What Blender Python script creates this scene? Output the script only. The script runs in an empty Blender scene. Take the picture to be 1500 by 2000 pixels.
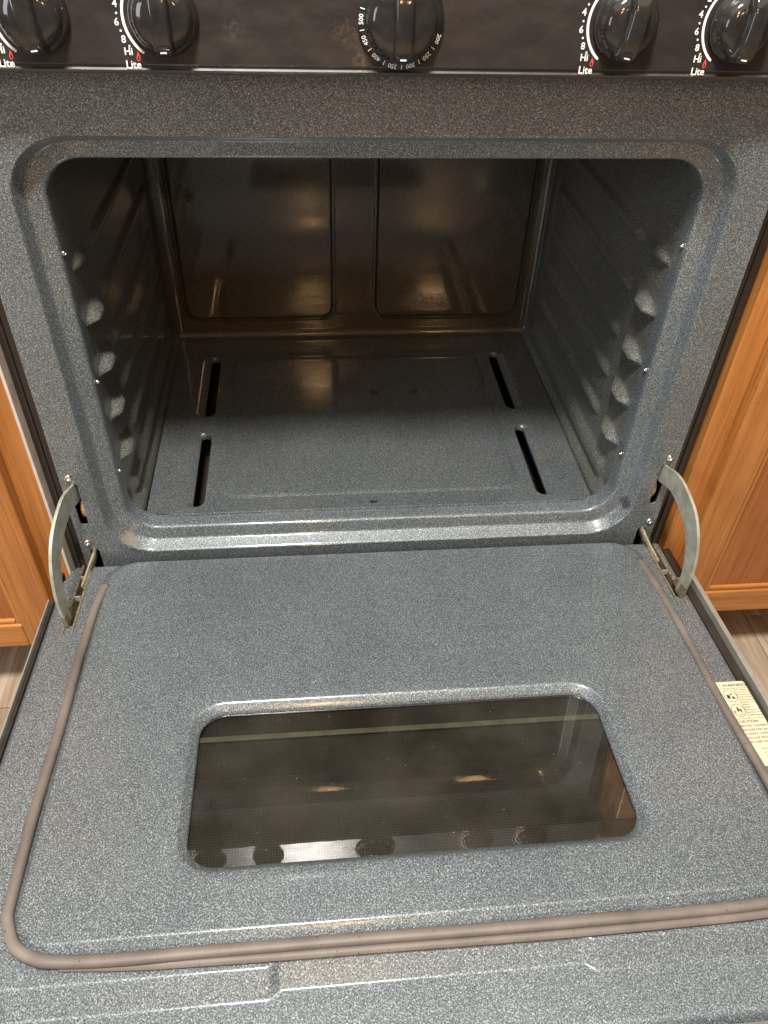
import bpy, bmesh, math, random
from mathutils import Vector, Matrix
random.seed(7)
scene = bpy.context.scene
COL = scene.collection

# ------------------------------------------------------------------ camera
cam_d = bpy.data.cameras.new('camera'); cam = bpy.data.objects.new('camera', cam_d); COL.objects.link(cam)
cam_d.sensor_fit = 'HORIZONTAL'; cam_d.sensor_width = 36.0
cam_d.lens = 36.0 * 1534.19 / 1500.0
cam_d.clip_start = 0.01; cam_d.clip_end = 60
Rg = Vector((0.99554, -0.08909, 0.03095)); Up = Vector((0.03692, 0.67011, 0.74134)); Fw = Vector((0.08679, 0.73690, -0.67041))
M = Matrix(((Rg.x, Up.x, -Fw.x, -0.0785), (Rg.y, Up.y, -Fw.y, -0.7366), (Rg.z, Up.z, -Fw.z, 0.7275), (0, 0, 0, 1)))
cam.matrix_world = M
scene.camera = cam

# ------------------------------------------------------------------ light
world = bpy.data.worlds.new('World'); scene.world = world; world.use_nodes = True
bg = world.node_tree.nodes['Background']
bg.inputs[0].default_value = (0.62, 0.50, 0.37, 1); bg.inputs[1].default_value = 0.13


def area(name, loc, target, size, power, color):
    d = bpy.data.lights.new(name, 'AREA'); d.shape = 'DISK'; d.size = size; d.energy = power; d.color = color
    o = bpy.data.objects.new(name, d); COL.objects.link(o); o.location = loc
    o.rotation_euler = (Vector(target) - Vector(loc)).to_track_quat('-Z', 'Y').to_euler()
    return o


def bulb(name, loc, r, power, color):
    d = bpy.data.lights.new(name, 'POINT'); d.shadow_soft_size = r; d.energy = power; d.color = color
    o = bpy.data.objects.new(name, d); COL.objects.link(o); o.location = loc
    return o


area('ceiling_light', (-0.20, -0.76, 2.15), (-0.1, -0.6, 0), 0.30, 82, (1.0, 0.95, 0.88))
side = area('window_light', (-2.6, -1.9, 1.25), (0.1, 0.1, 0.25), 1.0, 30, (0.86, 0.93, 1.0)); side.data.shape = 'RECTANGLE'; side.data.size_y = 1.2
for loc in ((-0.05, -3.42, 2.0), (0.83, -3.50, 2.0), (-0.035, -2.49, 2.0)):
    bulb('warm_bulb', loc, 0.085, 30, (1.0, 0.58, 0.26))
bounce = area('ceiling_bounce_fill', (0.0, -0.9, 2.19), (0.0, -0.9, 0), 3.2, 34, (1.0, 0.93, 0.84)); bounce.data.shape = 'SQUARE'  # added fill standing in for light bounced off the ceiling, not a fixture
scene.view_settings.view_transform = 'Standard'; scene.view_settings.look = 'None'
scene.view_settings.exposure = 0.0; scene.view_settings.gamma = 1.0
cy = scene.cycles; cy.max_bounces = 6; cy.diffuse_bounces = 3; cy.glossy_bounces = 4; cy.transparent_max_bounces = 6
scene.render.resolution_x = 768; scene.render.resolution_y = 1024

# ------------------------------------------------------------------ materials
def new_mat(name):
    m = bpy.data.materials.new(name); m.use_nodes = True
    nt = m.node_tree
    return m, nt, nt.nodes, nt.links, nt.nodes['Principled BSDF']


def ramp(N, stops, interp='LINEAR'):
    r = N.new('ShaderNodeValToRGB'); r.color_ramp.interpolation = interp
    e = r.color_ramp.elements
    while len(e) < len(stops): e.new(0.5)
    for el, (p, c) in zip(e, stops):
        el.position = p; el.color = (*c, 1) if len(c) == 3 else c
    return r


def noise(N, L, vec, scale, detail=2, rough=0.5):
    n = N.new('ShaderNodeTexNoise'); n.inputs['Scale'].default_value = scale
    n.inputs['Detail'].default_value = detail; n.inputs['Roughness'].default_value = rough
    if vec is not None: L.new(vec, n.inputs['Vector'])
    return n


def mapping(N, L, vec, scale=(1, 1, 1), rot=(0, 0, 0), loc=(0, 0, 0)):
    m = N.new('ShaderNodeMapping'); L.new(vec, m.inputs[0])
    m.inputs['Scale'].default_value = scale; m.inputs['Rotation'].default_value = rot; m.inputs['Location'].default_value = loc
    return m.outputs[0]


def mixc(N, L, fac, a, b, mode='MIX'):
    m = N.new('ShaderNodeMix'); m.data_type = 'RGBA'; m.blend_type = mode
    for sock, v in ((m.inputs[0], fac), (m.inputs[6], a), (m.inputs[7], b)):
        if hasattr(v, 'links'): L.new(v, sock)
        elif isinstance(v, (int, float)): sock.default_value = v
        else: sock.default_value = (*v, 1)
    return m.outputs[2]


def math_n(N, L, op, a, b=None):
    m = N.new('ShaderNodeMath'); m.operation = op
    for s, v in ((m.inputs[0], a), (m.inputs[1], b)):
        if v is None: continue
        if hasattr(v, 'links'): L.new(v, s)
        else: s.default_value = v
    return m.outputs[0]


def blob(N, L, vec, centre, radius, irregular=120):
    """irregular stain mask round a point, 0..1"""
    d = N.new('ShaderNodeVectorMath'); d.operation = 'DISTANCE'; L.new(vec, d.inputs[0]); d.inputs[1].default_value = centre
    n = noise(N, L, vec, irregular, 3, 0.6)
    v = math_n(N, L, 'MULTIPLY', n.outputs[0], radius * 1.2)
    s = math_n(N, L, 'ADD', d.outputs['Value'], v)
    mr = N.new('ShaderNodeMapRange'); L.new(s, mr.inputs[0])
    mr.inputs[1].default_value = radius * 1.6; mr.inputs[2].default_value = radius * 1.1
    return mr.outputs[0]


def enamel(name, stains=(), gloss=0.065, shade_tint=None, spatter=None):
    """dark blue-grey porcelain with fine light flecks under a clear glaze"""
    m, nt, N, L, P = new_mat(name)
    tc = N.new('ShaderNodeTexCoord').outputs['Object']
    rot = mapping(N, L, tc, (1, 1, 1), (0.61, 0.43, 0.37), (0.137, 0.211, 0.093))      # keep flat sheets off the noise lattice
    n1 = noise(N, L, rot, 850, 2.0, 0.62)
    r1 = ramp(N, [(0.345, (0.052, 0.064, 0.072)), (0.50, (0.117, 0.138, 0.150)), (0.595, (0.222, 0.252, 0.268)), (0.70, (0.45, 0.49, 0.51))])
    L.new(n1.outputs[0], r1.inputs[0])
    big = noise(N, L, tc, 7, 3, 0.55)
    rb = ramp(N, [(0.3, (0.86, 0.86, 0.86)), (0.7, (1.06, 1.05, 1.04))]); L.new(big.outputs[0], rb.inputs[0])
    col = mixc(N, L, 1.0, r1.outputs[0], rb.outputs[0], 'MULTIPLY')
    if shade_tint: col = mixc(N, L, 1.0, col, shade_tint, 'MULTIPLY')      # darkening tint: cavity shade put into the enamel colour
    if spatter:                                                  # burnt-on specks and drips
        s1 = noise(N, L, tc, spatter, 2, 0.55); q1 = ramp(N, [(0.70, (0, 0, 0)), (0.745, (0.8, 0.8, 0.8))]); L.new(s1.outputs[0], q1.inputs[0])
        s2 = big; q2 = ramp(N, [(0.47, (0, 0, 0)), (0.6, (1, 1, 1))]); L.new(s2.outputs[0], q2.inputs[0])
        col = mixc(N, L, math_n(N, L, 'MULTIPLY', q1.outputs[0], q2.outputs[0]), col, (0.055, 0.036, 0.022))
    for c, rad, sc in stains:
        col = mixc(N, L, math_n(N, L, 'MULTIPLY', blob(N, L, tc, c, rad), 0.85), col, sc)
    L.new(col, P.inputs['Base Color'])
    P.inputs['Metallic'].default_value = 0.28
    P.inputs['Roughness'].default_value = 0.46
    P.inputs['Specular IOR Level'].default_value = 0.3
    P.inputs['Coat Weight'].default_value = 0.85; P.inputs['Coat IOR'].default_value = 1.52
    sm = noise(N, L, mapping(N, L, tc, (5, 26, 20), (0, 0, 0.5)), 1.0, 5, 0.65)
    rr = ramp(N, [(0.35, (gloss * 0.6,) * 3), (0.7, (gloss * 2.6,) * 3)]); L.new(sm.outputs[0], rr.inputs[0])
    L.new(rr.outputs[0], P.inputs['Coat Roughness'])
    b = N.new('ShaderNodeBump'); b.inputs['Strength'].default_value = 0.40; b.inputs['Distance'].default_value = 0.0006
    L.new(noise(N, L, mapping(N, L, tc, (1, 1, 1), (0.5, 0.7, 0.2), (3.3, 1.7, 0.4)), 520, 2, 0.6).outputs[0], b.inputs['Height']); L.new(b.outputs[0], P.inputs['Normal'])
    return m


def plain(name, color, rough, metal=0.0, spec=0.5, var=0.15, vscale=60, bump=0.0, bscale=400):
    m, nt, N, L, P = new_mat(name)
    tc = N.new('ShaderNodeTexCoord').outputs['Object']
    n = noise(N, L, tc, vscale, 4, 0.6)
    lo = tuple(c * (1 - var) for c in color); hi = tuple(min(1, c * (1 + var)) for c in color)
    r = ramp(N, [(0.3, lo), (0.7, hi)]); L.new(n.outputs[0], r.inputs[0]); L.new(r.outputs[0], P.inputs['Base Color'])
    P.inputs['Metallic'].default_value = metal; P.inputs['Specular IOR Level'].default_value = spec
    r2 = ramp(N, [(0.3, (rough * 0.75,) * 3), (0.7, (min(1, rough * 1.3),) * 3)]); L.new(n.outputs[0], r2.inputs[0]); L.new(r2.outputs[0], P.inputs['Roughness'])
    if bump:
        b = N.new('ShaderNodeBump'); b.inputs['Strength'].default_value = bump; b.inputs['Distance'].default_value = 0.0005
        L.new(noise(N, L, tc, bscale, 3, 0.6).outputs[0], b.inputs['Height']); L.new(b.outputs[0], P.inputs['Normal'])
    return m


ENAMEL_FACE = enamel('speckled_enamel', [((0.333, 0.012, 0.047), 0.011, (0.05, 0.03, 0.045)), ((-0.315, 0.008, 0.022), 0.012, (0.30, 0.25, 0.20))])
ENAMEL_CAV = enamel('speckled_enamel_cavity', [((0.02, 0.31, 0.033), 0.010, (0.07, 0.045, 0.03)), ((0.085, 0.31, 0.033), 0.007, (0.07, 0.045, 0.03)), ((0.253, 0.14, 0.031), 0.010, (0.15, 0.115, 0.085)), ((-0.252, 0.18, 0.031), 0.009, (0.16, 0.125, 0.09))], spatter=85, shade_tint=(0.78, 0.76, 0.75))
ENAMEL_DOOR = enamel('speckled_enamel_door', gloss=0.11, spatter=230)
ENAMEL_SHADED = enamel('shaded_enamel', shade_tint=(0.42, 0.285, 0.165), spatter=70)  # same enamel, colour darkened and browned as shade for back wall and ceiling
ENAMEL_WALL = enamel('shade_tinted_enamel', shade_tint=(0.95, 0.85, 0.73), spatter=70)  # same enamel, side walls tinted brown to suggest the dim interior
STEEL = plain('galvanised_steel', (0.44, 0.445, 0.37), 0.38, 0.4, var=0.24, vscale=70, bump=0.25)
STEEL_GREASY = plain('greasy_steel', (0.27, 0.225, 0.15), 0.5, 0.5, var=0.4, vscale=220, bump=0.5)
BRASSY = plain('yellowed_steel', (0.62, 0.43, 0.20), 0.38, 0.7, var=0.25, vscale=150)
SCREW = plain('bright_screw', (0.78, 0.70, 0.62), 0.22, 1.0, var=0.08)
SKIN = plain('door_skin', (0.36, 0.35, 0.31), 0.4, 0.4, var=0.08)
BLACKGAP = plain('dark_metal', (0.030, 0.024, 0.019), 0.42, 0.0, spec=0.4)
SIDEMETAL = plain('side_panel_black', (0.020, 0.015, 0.012), 0.25, 0.0, spec=0.5, vscale=30)
WHITE = plain('white_print', (0.82, 0.81, 0.77), 0.5, var=0.04)
RED = plain('red_print', (0.62, 0.07, 0.05), 0.5, var=0.05)
LABELPRINT = plain('label_print', (0.045, 0.04, 0.032), 0.6, var=0.2)
LABELPAPER = plain('label_paper', (0.66, 0.59, 0.42), 0.45, var=0.05, vscale=25)
COUNTER = plain('counter_laminate', (0.62, 0.56, 0.36), 0.4, var=0.1, vscale=120)
TRIMWHITE = plain('pale_edge_trim', (0.60, 0.52, 0.45), 0.45, var=0.12, vscale=40)
SPACER = plain('pane_spacer_green', (0.12, 0.13, 0.105), 0.4, var=0.25)
TOE = plain('toe_kick_dark', (0.05, 0.03, 0.018), 0.6)


def gasket_mat():
    m, nt, N, L, P = new_mat('gasket_rubber')
    tc = N.new('ShaderNodeTexCoord').outputs['Object']
    n = noise(N, L, tc, 14, 4, 0.6)
    r = ramp(N, [(0.3, (0.105, 0.088, 0.076)), (0.7, (0.190, 0.160, 0.137))]); L.new(n.outputs[0], r.inputs[0])
    sp = noise(N, L, tc, 330, 1, 0.4)
    rs = ramp(N, [(0.73, (0, 0, 0)), (0.76, (1, 1, 1))]); L.new(sp.outputs[0], rs.inputs[0])
    L.new(mixc(N, L, rs.outputs[0], r.outputs[0], (0.03, 0.02, 0.015)), P.inputs['Base Color'])
    P.inputs['Roughness'].default_value = 0.55
    b = N.new('ShaderNodeBump'); b.inputs['Strength'].default_value = 0.25; b.inputs['Distance'].default_value = 0.0008
    L.new(noise(N, L, tc, 120, 3, 0.6).outputs[0], b.inputs['Height']); L.new(b.outputs[0], P.inputs['Normal'])
    return m


GASKET = gasket_mat()


def panel_mat():
    m, nt, N, L, P = new_mat('control_panel_black_gloss')
    tc = N.new('ShaderNodeTexCoord').outputs['Object']
    n = noise(N, L, mapping(N, L, tc, (1, 1, 2.2), (0, 0.5, 0)), 28, 5, 0.65)
    r = ramp(N, [(0.40, (0.022, 0.019, 0.018)), (0.65, (0.028, 0.024, 0.021)), (0.82, (0.040, 0.034, 0.028))]); L.new(n.outputs[0], r.inputs[0])
    col = r.outputs[0]
    for c, rad, sc, ir in (((-0.040, -0.03, 0.592), 0.013, (0.085, 0.055, 0.033), 420), ((-0.028, -0.03, 0.574), 0.010, (0.10, 0.065, 0.04), 500),
                           ((-0.128, -0.025, 0.594), 0.011, (0.055, 0.05, 0.045), 600), ((-0.140, -0.02, 0.604), 0.006, (0.07, 0.065, 0.06), 600)):
        bm_ = blob(N, L, tc, c, rad, ir)
        fine = noise(N, L, tc, 260, 5, 0.75); fr = ramp(N, [(0.46, (0, 0, 0)), (0.66, (1, 1, 1))]); L.new(fine.outputs[0], fr.inputs[0])
        col = mixc(N, L, math_n(N, L, 'MULTIPLY', bm_, fr.outputs[0]), col, sc)
    L.new(col, P.inputs['Base Color']); P.inputs['Specular IOR Level'].default_value = 0.75
    r2 = ramp(N, [(0.3, (0.24,) * 3), (0.7, (0.38,) * 3)]); L.new(n.outputs[0], r2.inputs[0]); L.new(r2.outputs[0], P.inputs['Roughness'])
    return m


PANEL = panel_mat()
KNOB = plain('knob_black_plastic', (0.022, 0.020, 0.018), 0.10, 0.0, spec=0.6, var=0.3, vscale=90)


def wood(name, dark, mid, light, grain_axis, rough=0.35, spec=0.5, stretch=22, scale=16, offset=(0, 0, 0)):
    m, nt, N, L, P = new_mat(name)
    tc = N.new('ShaderNodeTexCoord').outputs['Object']
    info = N.new('ShaderNodeObjectInfo')
    add = N.new('ShaderNodeVectorMath'); add.operation = 'ADD'
    rv = N.new('ShaderNodeVectorMath'); rv.operation = 'SCALE'; rv.inputs[0].default_value = (7.3, 3.1, 5.7)
    L.new(info.outputs['Random'], rv.inputs['Scale']); L.new(tc, add.inputs[0]); L.new(rv.outputs[0], add.inputs[1])
    sc = [scale] * 3; sc['xyz'.index(grain_axis)] = scale / stretch
    mp = mapping(N, L, add.outputs[0], tuple(sc), (0, 0, 0), offset)
    n = noise(N, L, mp, 3.0, 6, 0.62)
    n.inputs['Distortion'].default_value = 0.35
    r = ramp(N, [(0.3, dark), (0.5, mid), (0.72, light)]); L.new(n.outputs[0], r.inputs[0])
    sc2 = [240] * 3; sc2['xyz'.index(grain_axis)] = 9
    f = noise(N, L, mapping(N, L, add.outputs[0], tuple(sc2)), 1.0, 3, 0.6)
    rf = ramp(N, [(0.35, (0.78, 0.75, 0.71)), (0.62, (1.05, 1.05, 1.05))]); L.new(f.outputs[0], rf.inputs[0])
    col = mixc(N, L, 1.0, r.outputs[0], rf.outputs[0], 'MULTIPLY')
    kn = noise(N, L, add.outputs[0], 95, 2, 0.6); kr = ramp(N, [(0.72, (0, 0, 0)), (0.78, (0.7, 0.7, 0.7))]); L.new(kn.outputs[0], kr.inputs[0])
    col = mixc(N, L, kr.outputs[0], col, tuple(c * 0.35 for c in dark))
    L.new(col, P.inputs['Base Color'])
    P.inputs['Roughness'].default_value = rough; P.inputs['Specular IOR Level'].default_value = spec
    b = N.new('ShaderNodeBump'); b.inputs['Strength'].default_value = 0.18; b.inputs['Distance'].default_value = 0.0006
    L.new(f.outputs[0], b.inputs['Height']); L.new(b.outputs[0], P.inputs['Normal'])
    return m


OAK_V = wood('honey_oak_upright', (0.36, 0.132, 0.031), (0.44, 0.175, 0.043), (0.49, 0.212, 0.058), 'z')
OAK_H = wood('honey_oak_level', (0.37, 0.140, 0.033), (0.46, 0.192, 0.050), (0.51, 0.230, 0.066), 'x')
OAK_PANEL = wood('honey_oak_panel', (0.29, 0.092, 0.020), (0.36, 0.124, 0.029), (0.42, 0.160, 0.041), 'z', stretch=14)
PLANK = wood('grey_brown_plank', (0.28, 0.21, 0.15), (0.46, 0.36, 0.27), (0.60, 0.50, 0.39), 'y', 0.5, 0.35, 16, 20)


def glass_mat():
    m, nt, N, L, P = new_mat('oven_glass')
    N.remove(P)
    out = N['Material Output']
    tr = N.new('ShaderNodeBsdfTransparent'); tr.inputs[0].default_value = (0.72, 0.70, 0.62, 1)
    gl = N.new('ShaderNodeBsdfGlossy'); gl.inputs['Roughness'].default_value = 0.015; gl.inputs[0].default_value = (1, 1, 1, 1)
    fr = N.new('ShaderNodeFresnel'); fr.inputs[0].default_value = 1.95
    tc = N.new('ShaderNodeTexCoord').outputs['Object']
    b = N.new('ShaderNodeBump'); b.inputs['Strength'].default_value = 0.02; b.inputs['Distance'].default_value = 0.001
    L.new(noise(N, L, tc, 25, 2, 0.5).outputs[0], b.inputs['Height']); L.new(b.outputs[0], gl.inputs['Normal'])
    mx = N.new('ShaderNodeMixShader'); L.new(fr.outputs[0], mx.inputs[0]); L.new(tr.outputs[0], mx.inputs[1]); L.new(gl.outputs[0], mx.inputs[2])
    # fine dust lying on the pane
    df = N.new('ShaderNodeBsdfDiffuse'); df.inputs[0].default_value = (0.55, 0.5, 0.42, 1)
    sp = noise(N, L, tc, 420, 1, 0.5); r = ramp(N, [(0.79, (0, 0, 0)), (0.82, (0.45, 0.45, 0.45))]); L.new(sp.outputs[0], r.inputs[0])
    hz = noise(N, L, tc, 9, 4, 0.6); rh = ramp(N, [(0.35, (0.0, 0.0, 0.0)), (0.75, (0.05, 0.05, 0.05))]); L.new(hz.outputs[0], rh.inputs[0])
    fac = math_n(N, L, 'ADD', r.outputs[0], rh.outputs[0])
    mx2 = N.new('ShaderNodeMixShader'); L.new(fac, mx2.inputs[0]); L.new(mx.outputs[0], mx2.inputs[1]); L.new(df.outputs[0], mx2.inputs[2])
    L.new(mx2.outputs[0], out.inputs[0])
    return m


GLASS = glass_mat()


def screen_mat():
    """perforated sheet: rows of fine holes"""
    m, nt, N, L, P = new_mat('perforated_screen')
    tc = N.new('ShaderNodeTexCoord').outputs['Object']
    sx = N.new('ShaderNodeSeparateXYZ'); L.new(tc, sx.inputs[0])
    k = 2 * math.pi / 0.0027
    a = math_n(N, L, 'SINE', math_n(N, L, 'MULTIPLY', sx.outputs[0], k)); b = math_n(N, L, 'SINE', math_n(N, L, 'MULTIPLY', sx.outputs[1], k))
    s = math_n(N, L, 'MAXIMUM', a, b)
    r = ramp(N, [(0.25, (0.004, 0.0035, 0.0032)), (0.9, (0.042, 0.035, 0.031))]); L.new(s, r.inputs[0])
    L.new(r.outputs[0], P.inputs['Base Color']); P.inputs['Roughness'].default_value = 0.5
    return m


SCREEN = screen_mat()

# ------------------------------------------------------------------ mesh helpers
def link(name, me, mat, parent=None, smooth=True):
    me.materials.append(mat)
    if smooth:
        for p in me.polygons: p.use_smooth = True
    o = bpy.data.objects.new(name, me); COL.objects.link(o)
    if parent is not None: attach(o, parent)
    return o


def attach(o, parent):
    o.parent = parent
    inv = Matrix.Identity(4)
    p = parent; chain = []
    while p is not None:
        chain.append(p); p = p.parent
    w = Matrix.Identity(4)
    for q in reversed(chain):
        w = w @ (q.matrix_parent_inverse if q.parent else Matrix.Identity(4)) @ q.matrix_basis
    o.matrix_parent_inverse = w.inverted()


def thing(name, loc, label, cat, group=None):
    e = bpy.data.objects.new(name, None); COL.objects.link(e); e.location = loc; e.empty_display_size = 0.1
    e['label'] = label; e['category'] = cat
    if group: e['group'] = group
    return e


class MB:
    def __init__(s): s.v = []; s.f = []

    def add(s, vs, fs):
        o = len(s.v); s.v += [tuple(p) for p in vs]; s.f += [tuple(i + o for i in f) for f in fs]
        return s

    def box(s, x0, x1, y0, y1, z0, z1):
        return s.add([(x, y, z) for x in (x0, x1) for y in (y0, y1) for z in (z0, z1)],
                     [(0, 1, 3, 2), (4, 6, 7, 5), (0, 4, 5, 1), (2, 3, 7, 6), (0, 2, 6, 4), (1, 5, 7, 3)])

    def rings(s, loops, close=True, cap0=False, cap1=False):
        n = len(loops[0]); o = len(s.v)
        for l in loops: s.v += [tuple(p) for p in l]
        for i in range(len(loops) - 1):
            for j in range(n if close else n - 1):
                k = (j + 1) % n
                s.f.append((o + i * n + j, o + i * n + k, o + (i + 1) * n + k, o + (i + 1) * n + j))
        if cap0: s.f.append(tuple(o + j for j in reversed(range(n))))
        if cap1: s.f.append(tuple(o + (len(loops) - 1) * n + j for j in range(n)))
        return s

    def grid(s, us, vs, fn, skip=None):
        o = len(s.v); n = len(vs)
        for u in us:
            for v in vs: s.v.append(tuple(fn(u, v)))
        for i in range(len(us) - 1):
            for j in range(n - 1):
                if skip and skip(0.5 * (us[i] + us[i + 1]), 0.5 * (vs[j] + vs[j + 1])): continue
                s.f.append((o + i * n + j, o + (i + 1) * n + j, o + (i + 1) * n + j + 1, o + i * n + j + 1))
        return s

    def build(s, name, mat, parent=None, smooth=True, bevel=0.0, fix=True):
        me = bpy.data.meshes.new(name); me.from_pydata(s.v, [], s.f); me.update()
        bm = bmesh.new(); bm.from_mesh(me)
        if fix: bmesh.ops.recalc_face_normals(bm, faces=bm.faces)
        if bevel:
            bmesh.ops.bevel(bm, geom=list(bm.edges), offset=bevel, segments=2, profile=0.6, affect='EDGES', clamp_overlap=True)
        bm.to_mesh(me); bm.free()
        o = link(name, me, mat, parent, smooth)
        if smooth and bevel:
            for p in me.polygons: p.use_smooth = True
            md = o.modifiers.new('wn', 'WEIGHTED_NORMAL'); md.keep_sharp = True
        return o


def rrect(x0, x1, z0, z1, r, n=10):
    """rounded rectangle, counter-clockwise from lower right; 4*(n+1) points"""
    pts = []
    for cx, cz, a0 in ((x1 - r, z0 + r, -90), (x1 - r, z1 - r, 0), (x0 + r, z1 - r, 90), (x0 + r, z0 + r, 180)):
        for i in range(n + 1):
            a = math.radians(a0 + 90 * i / n); pts.append((cx + r * math.cos(a), cz + r * math.sin(a)))
    return pts


def sd_rr(x, y, x0, x1, y0, y1, r):
    qx = abs(x - (x0 + x1) / 2) - (x1 - x0) / 2 + r; qy = abs(y - (y0 + y1) / 2) - (y1 - y0) / 2 + r
    return math.hypot(max(qx, 0), max(qy, 0)) + min(max(qx, qy), 0) - r


def sstep(a, b, x):
    t = min(1, max(0, (x - a) / (b - a))); return t * t * (3 - 2 * t)


def fill_loops(loops, to3):
    """flat sheet bounded by loops[0] with the other loops as holes"""
    bm = bmesh.new()
    edges = []
    for lp in loops:
        vs = [bm.verts.new(to3(*p)) for p in lp]
        for i in range(len(vs)): edges.append(bm.edges.new((vs[i], vs[(i + 1) % len(vs)])))
    bmesh.ops.triangle_fill(bm, edges=edges, use_beauty=True, use_dissolve=False)
    bm.verts.index_update()
    v = [tuple(q.co) for q in bm.verts]; f = [tuple(q.index for q in fc.verts) for fc in bm.faces]
    bm.free(); return v, f


def spaced(a, b, coarse, fine=()):
    """sorted coordinates from a to b; fine = [(lo, hi, step)]"""
    out = [a, b]; x = a
    while x < b:
        st = coarse
        for lo, hi, s in fine:
            if lo <= x < hi: st = min(st, s)
        nx = x + st
        for lo, hi, s in fine:
            if x < lo - 1e-9 < nx: nx = lo
        x = nx
        if x < b: out.append(x)
    out = sorted(set(round(q, 5) for q in out))
    return out


def tube_loops(path, prof, up):
    """profile (side, up) swept on path"""
    loops = []
    for i, p in enumerate(path):
        p = Vector(p); a = Vector(path[max(0, i - 1)]); b = Vector(path[min(len(path) - 1, i + 1)])
        t = (b - a).normalized(); side = t.cross(up).normalized(); u2 = side.cross(t)
        loops.append([p + side * q[0] + u2 * q[1] for q in prof])
    return loops


def smooth_path(pts, n=6):
    out = []
    P = [Vector(p) for p in pts]
    for i in range(len(P) - 1):
        p0 = P[max(0, i - 1)]; p1 = P[i]; p2 = P[i + 1]; p3 = P[min(len(P) - 1, i + 2)]
        for k in range(n):
            t = k / n
            out.append(0.5 * ((2 * p1) + (p2 - p0) * t + (2 * p0 - 5 * p1 + 4 * p2 - p3) * t * t + (3 * p1 - p0 - 3 * p2 + p3) * t ** 3))
    out.append(P[-1]); return out


def text_mesh(s, size, align='CENTER', bold=0.0):
    c = bpy.data.curves.new('print', 'FONT'); c.body = s; c.size = size; c.align_x = align; c.align_y = 'CENTER'
    c.resolution_u = 2; c.offset = bold
    o = bpy.data.objects.new('print', c); COL.objects.link(o)
    dg = bpy.context.evaluated_depsgraph_get(); me = bpy.data.meshes.new_from_object(o.evaluated_get(dg))
    v = [tuple(q.co) for q in me.vertices]; f = [tuple(p.vertices) for p in me.polygons]
    bpy.data.objects.remove(o); bpy.data.meshes.remove(me); bpy.data.curves.remove(c)
    return v, f


# ------------------------------------------------------------------ floor
FZ = -0.26
fl = MB().box(-3.2, 3.2, -5.0, 0.66, FZ - 0.05, FZ - 0.004).build('floor', PLANK, smooth=False)
fl['kind'] = 'structure'
pm = None
PW, PL = 0.152, 1.22
for i in range(-11, 11):
    off = (i * 0.47) % PL
    for j in range(-3, 2):
        y0 = -0.6 + j * PL + off; y1 = y0 + PL - 0.0015
        y1 = min(y1, 0.64)
        if y1 - y0 < 0.05 or y0 < -3.6: continue
        full = abs(y1 - y0 - PL + 0.0015) < 1e-6
        if full and pm is not None:
            o = bpy.data.objects.new('plank', pm); COL.objects.link(o)
        else:
            L0 = y1 - y0
            o = MB().box(0, PW - 0.0015, 0, L0, -0.004, 0.0).build('plank', PLANK, None, True, 0.0007)
            if full: pm = o.data
        o.location = (i * PW + 0.02, y0, FZ)
        attach(o, fl)

# ------------------------------------------------------------------ gas range
rng = thing('gas_range', (0, 0.3, FZ), 'black gas range with blue-grey speckled enamel oven and its door pulled down', 'gas range')

# --- front frame: flat sheet with hinge slots, then the pressed step round the opening
OX, OZ0, OZ1, OR = 0.3396, 0.0036, 0.5067, 0.057
W = 0.376
prof = [(0, 0), (0.0008, 0.0006), (0.0020, 0.0030), (0.0068, 0.0140), (0.0080, 0.0158), (0.0100, 0.0166), (0.0215, 0.0180), (0.0238, 0.0190), (0.0250, 0.0215), (0.0256, 0.0260), (0.0256, 0.0420)]
mb = MB()
outer = [(-W, -0.05), (W, -0.05), (W, 0.60), (-W, 0.60)]
hole = rrect(-OX, OX, OZ0, OZ1, OR, 14)
def slotloop(cx, z0, z1, hw, tilt=0.0):
    pts = []
    for i in range(9):
        a = math.radians(180 + 180 * i / 8); pts.append((cx + hw * math.cos(a), z0 + hw + hw * math.sin(a)))
    for i in range(9):
        a = math.radians(180 * i / 8); pts.append((cx + hw * math.cos(a), z1 - hw + hw * math.sin(a)))
    return pts
slots = []
for s in (-1, 1):
    slots.append(slotloop(s * 0.3625, 0.054, 0.121, 0.0048)); slots.append(slotloop(s * 0.3600, -0.035, 0.013, 0.0058))
v, f = fill_loops([outer, hole] + slots, lambda x, z: (x, 0, z))
mb.add(v, f)
for sl in slots:
    mb.rings([[(x, 0, z) for x, z in sl], [(x, 0.0025, z) for x, z in sl]])
loops = []
for ins, d in prof:
    r = max(0.03, OR - ins * 0.75)
    loops.append([(x, d, z) for x, z in rrect(-OX + ins, OX - ins, OZ0 + ins, OZ1 - ins, r, 14)])
mb.rings(loops)
# folded outer flange of the frame
mb.rings([[(x, d, z) for x, z in outer] for d in (0, 0.022)])
frame = mb.build('front_frame', ENAMEL_FACE, rng, True)
es = frame.modifiers.new('split', 'EDGE_SPLIT'); es.split_angle = math.radians(50)

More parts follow.
